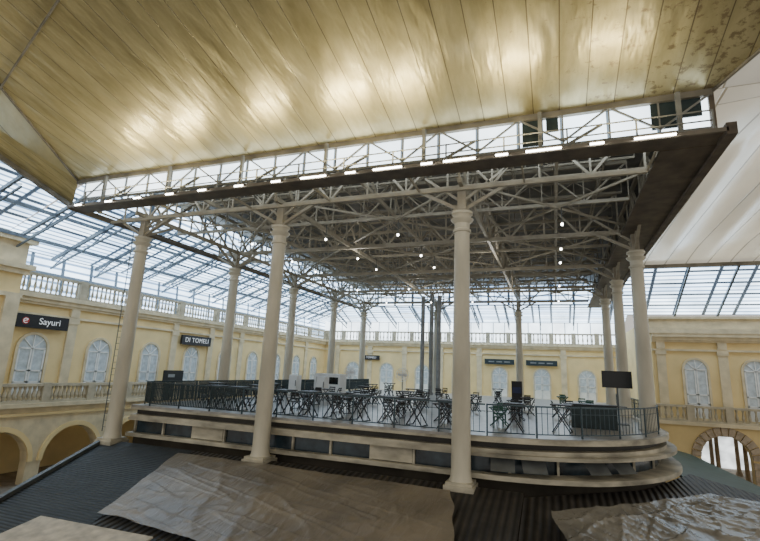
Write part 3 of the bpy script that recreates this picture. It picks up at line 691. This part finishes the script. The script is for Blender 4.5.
s=MB();s.beam((-.45,.1,zr(.1)+.04),(3.85,-10,zr(-10)+.04),.16,.14);obj(s,"roof_batten",M['steelgrey'],"dark metal edge strip of the slate stall roof","roof batten")
def tarp(name,lab,corners,n,m,amp,seed,lift=.10,fine=.3):
    (a,b,c,d_)=[Vector(p) for p in corners];mb=MB()
    for i in range(n+1):
        for j in range(n+1):
            u,v=i/n,j/n;p=(a.lerp(b,u)).lerp(d_.lerp(c,u),v)
            rg=1-abs(noise.noise(Vector((p.x*.6+p.y*.3+seed,p.y*.22-p.x*.1,3))))*4
            rg2=1-abs(noise.noise(Vector((p.x*1.2-p.y*.7+seed,p.y*.5,7))))*5
            rg3=1-abs(noise.noise(Vector((p.x*.5+p.y*1.9+seed,p.y*.5+p.x*.3,13))))*5
            q=noise.noise(Vector((p.x*.4+seed,p.y*.4,0)))*amp+max(0,rg)**3*amp*.5+(max(0,rg2)**3+max(0,rg3)**3)*amp*fine
            edge=min(u,1-u,v,1-v)
            jx=noise.noise(Vector((p.x*.8,p.y*.8,9+seed)))*.22
            mb.v.append((p.x+jx,p.y+(jx if edge<.01 and v>.5 else 0),p.z+lift+q*min(1,.4+edge*6)))
    for i in range(n):
        for j in range(n):
            k=i*(n+1)+j;mb.f.append((k,k+1,k+n+2,k+n+1))
    return obj(mb,name,m,lab,"tarpaulin",smooth=True)
tarp("tarpaulin","dusty brown plastic tarpaulin draped over the stall roof",[(4.5,-.65,zr(-.65)),(15.9,-.75,zr(-.75)),(17.0,-6.6,zr(-6.6)),(6.2,-5.4,zr(-5.4))],120,M['tarp'],.07,0,.10,.4)
tarp("tarpaulin","crumpled shiny grey-brown tarpaulin over the corner stall roof",[(18.9,-1.3,-2.02),(24.2,4.0,-2.02),(31.5,4.8,-2.65),(20.0,-7,-3.1)],120,M['tarp2'],.11,20,.10,.5)
roof([(4.8,-6.2,-2.72),(8.9,-6.0,-2.72),(8.9,-8.2,-3.1),(4.8,-8.4,-3.1)],M['banner'],"awning","pale printed canvas awning beside the dark roof",.04)
# ------------------------------------------------------------------ hanging lamps
hl=empty("hanging_lamp","tiny lit white lamp hung from a truss","lamp",(0,0,0),"lamps hung under the trusses")
obj(MB().lathe([(.02,-.06),(.045,-.045),(.06,0),(.045,.045),(.02,.06)],n=12),"globe",M['bulb'],parent=hl,smooth=True)
obj(MB().beam((0,0,.05),(0,0,.75),.03),"stem",M['steelgrey'],parent=hl)
pos=[(x,y) for y in (3.7,7.9,11,18.4,25.7) for x in (3.8,8.3,12.2,19.6)]
hl.location=(pos[0][0],pos[0][1],8.3)
for p in pos[1:]: clone(hl,(p[0],p[1],8.3))
ld=empty("ladder","slim grey access ladder beside the corner column","ladder",(-.85,.3,-1.5))
for sx in (-.2,.2): obj(MB().beam((sx,0,0),(sx,0,9.8),.03),"rail",M['steelgrey'],parent=ld)
for k in range(32): obj(MB().beam((-.18,0,.2+k*.3),(.18,0,.2+k*.3),.02),"rung",M['steelgrey'],parent=ld)
# ------------------------------------------------------------------ added uplights, arcade and pendant lamps
ff=empty("added_uplight","small box for an added warm uplight on the catwalk","lamp",(0,0,0),"added uplights on the roof catwalk")  # boxes added to go with the ceiling uplights
obj(MB().box((-.12,-.08,0),(.12,.08,.12)),"housing",M['steelgrey'],parent=ff)
fx=[.2,3.9,7.4,11,14.4,17.9,21.3];ff.location=(fx[0],-2.2,8.78)
for x in fx[1:]: clone(ff,(x,-2.2,8.78))
for i,x in enumerate(fx):
    l=bpy.data.lights.new("added_uplight_source",'AREA');l.shape='RECTANGLE';l.size=1.5;l.size_y=.22;l.energy=(95,140,100,140,100,90,62)[i];l.color=(1,.86,.52)  # added area lights make the warm pools on the metal ceiling
    o=link(bpy.data.objects.new("added_uplight_area",l));o.location=(x+(.4,-.5,.3,.6,-.4,.2,0)[i],-2.3,9.1);o.rotation_euler=Vector((0,-.45,.9)).to_track_quat('-Z','Y').to_euler()
for y in (2,11,20): 
    l=bpy.data.lights.new("arcade",'POINT');l.energy=10;l.color=(1,.85,.55);l.shadow_soft_size=.3
    link(bpy.data.objects.new("arcade_lamp",l)).location=(-13.2,y,-2.2)
for x,y in ((8.3,7.9),(15.5,11),(8.3,20),(15.5,22)):
    l=bpy.data.lights.new("pendant",'POINT');l.energy=90;l.color=(1,.95,.85);l.shadow_soft_size=.5
    link(bpy.data.objects.new("pendant_light",l)).location=(x,y,8.1)
# ------------------------------------------------------------------ world
wd=bpy.data.worlds.new("overcast");bpy.context.scene.world=wd;wd.use_nodes=True
bg=wd.node_tree.nodes["Background"];bg.inputs[0].default_value=(.96,.93,.86,1);bg.inputs[1].default_value=.78
# ------------------------------------------------------------------ camera
yaw,pitch,roll,f=-.364,.211,.043,461.0
F=Vector((math.sin(yaw)*math.cos(pitch),math.cos(yaw)*math.cos(pitch),math.sin(pitch)))
R=Vector((math.cos(yaw),-math.sin(yaw),0));U=R.cross(F);c_,s_=math.cos(roll),math.sin(roll)
R,U=c_*R+s_*U,-s_*R+c_*U
cam=bpy.data.cameras.new("camera");co=link(bpy.data.objects.new("camera",cam));cam.sensor_width=36;cam.lens=f/760*36;cam.clip_end=500;cam.clip_start=.05
m=Matrix((( R.x,U.x,-F.x,19.1),(R.y,U.y,-F.y,-16.64),(R.z,U.z,-F.z,1.9),(0,0,0,1)));co.matrix_world=m
bpy.context.scene.camera=co
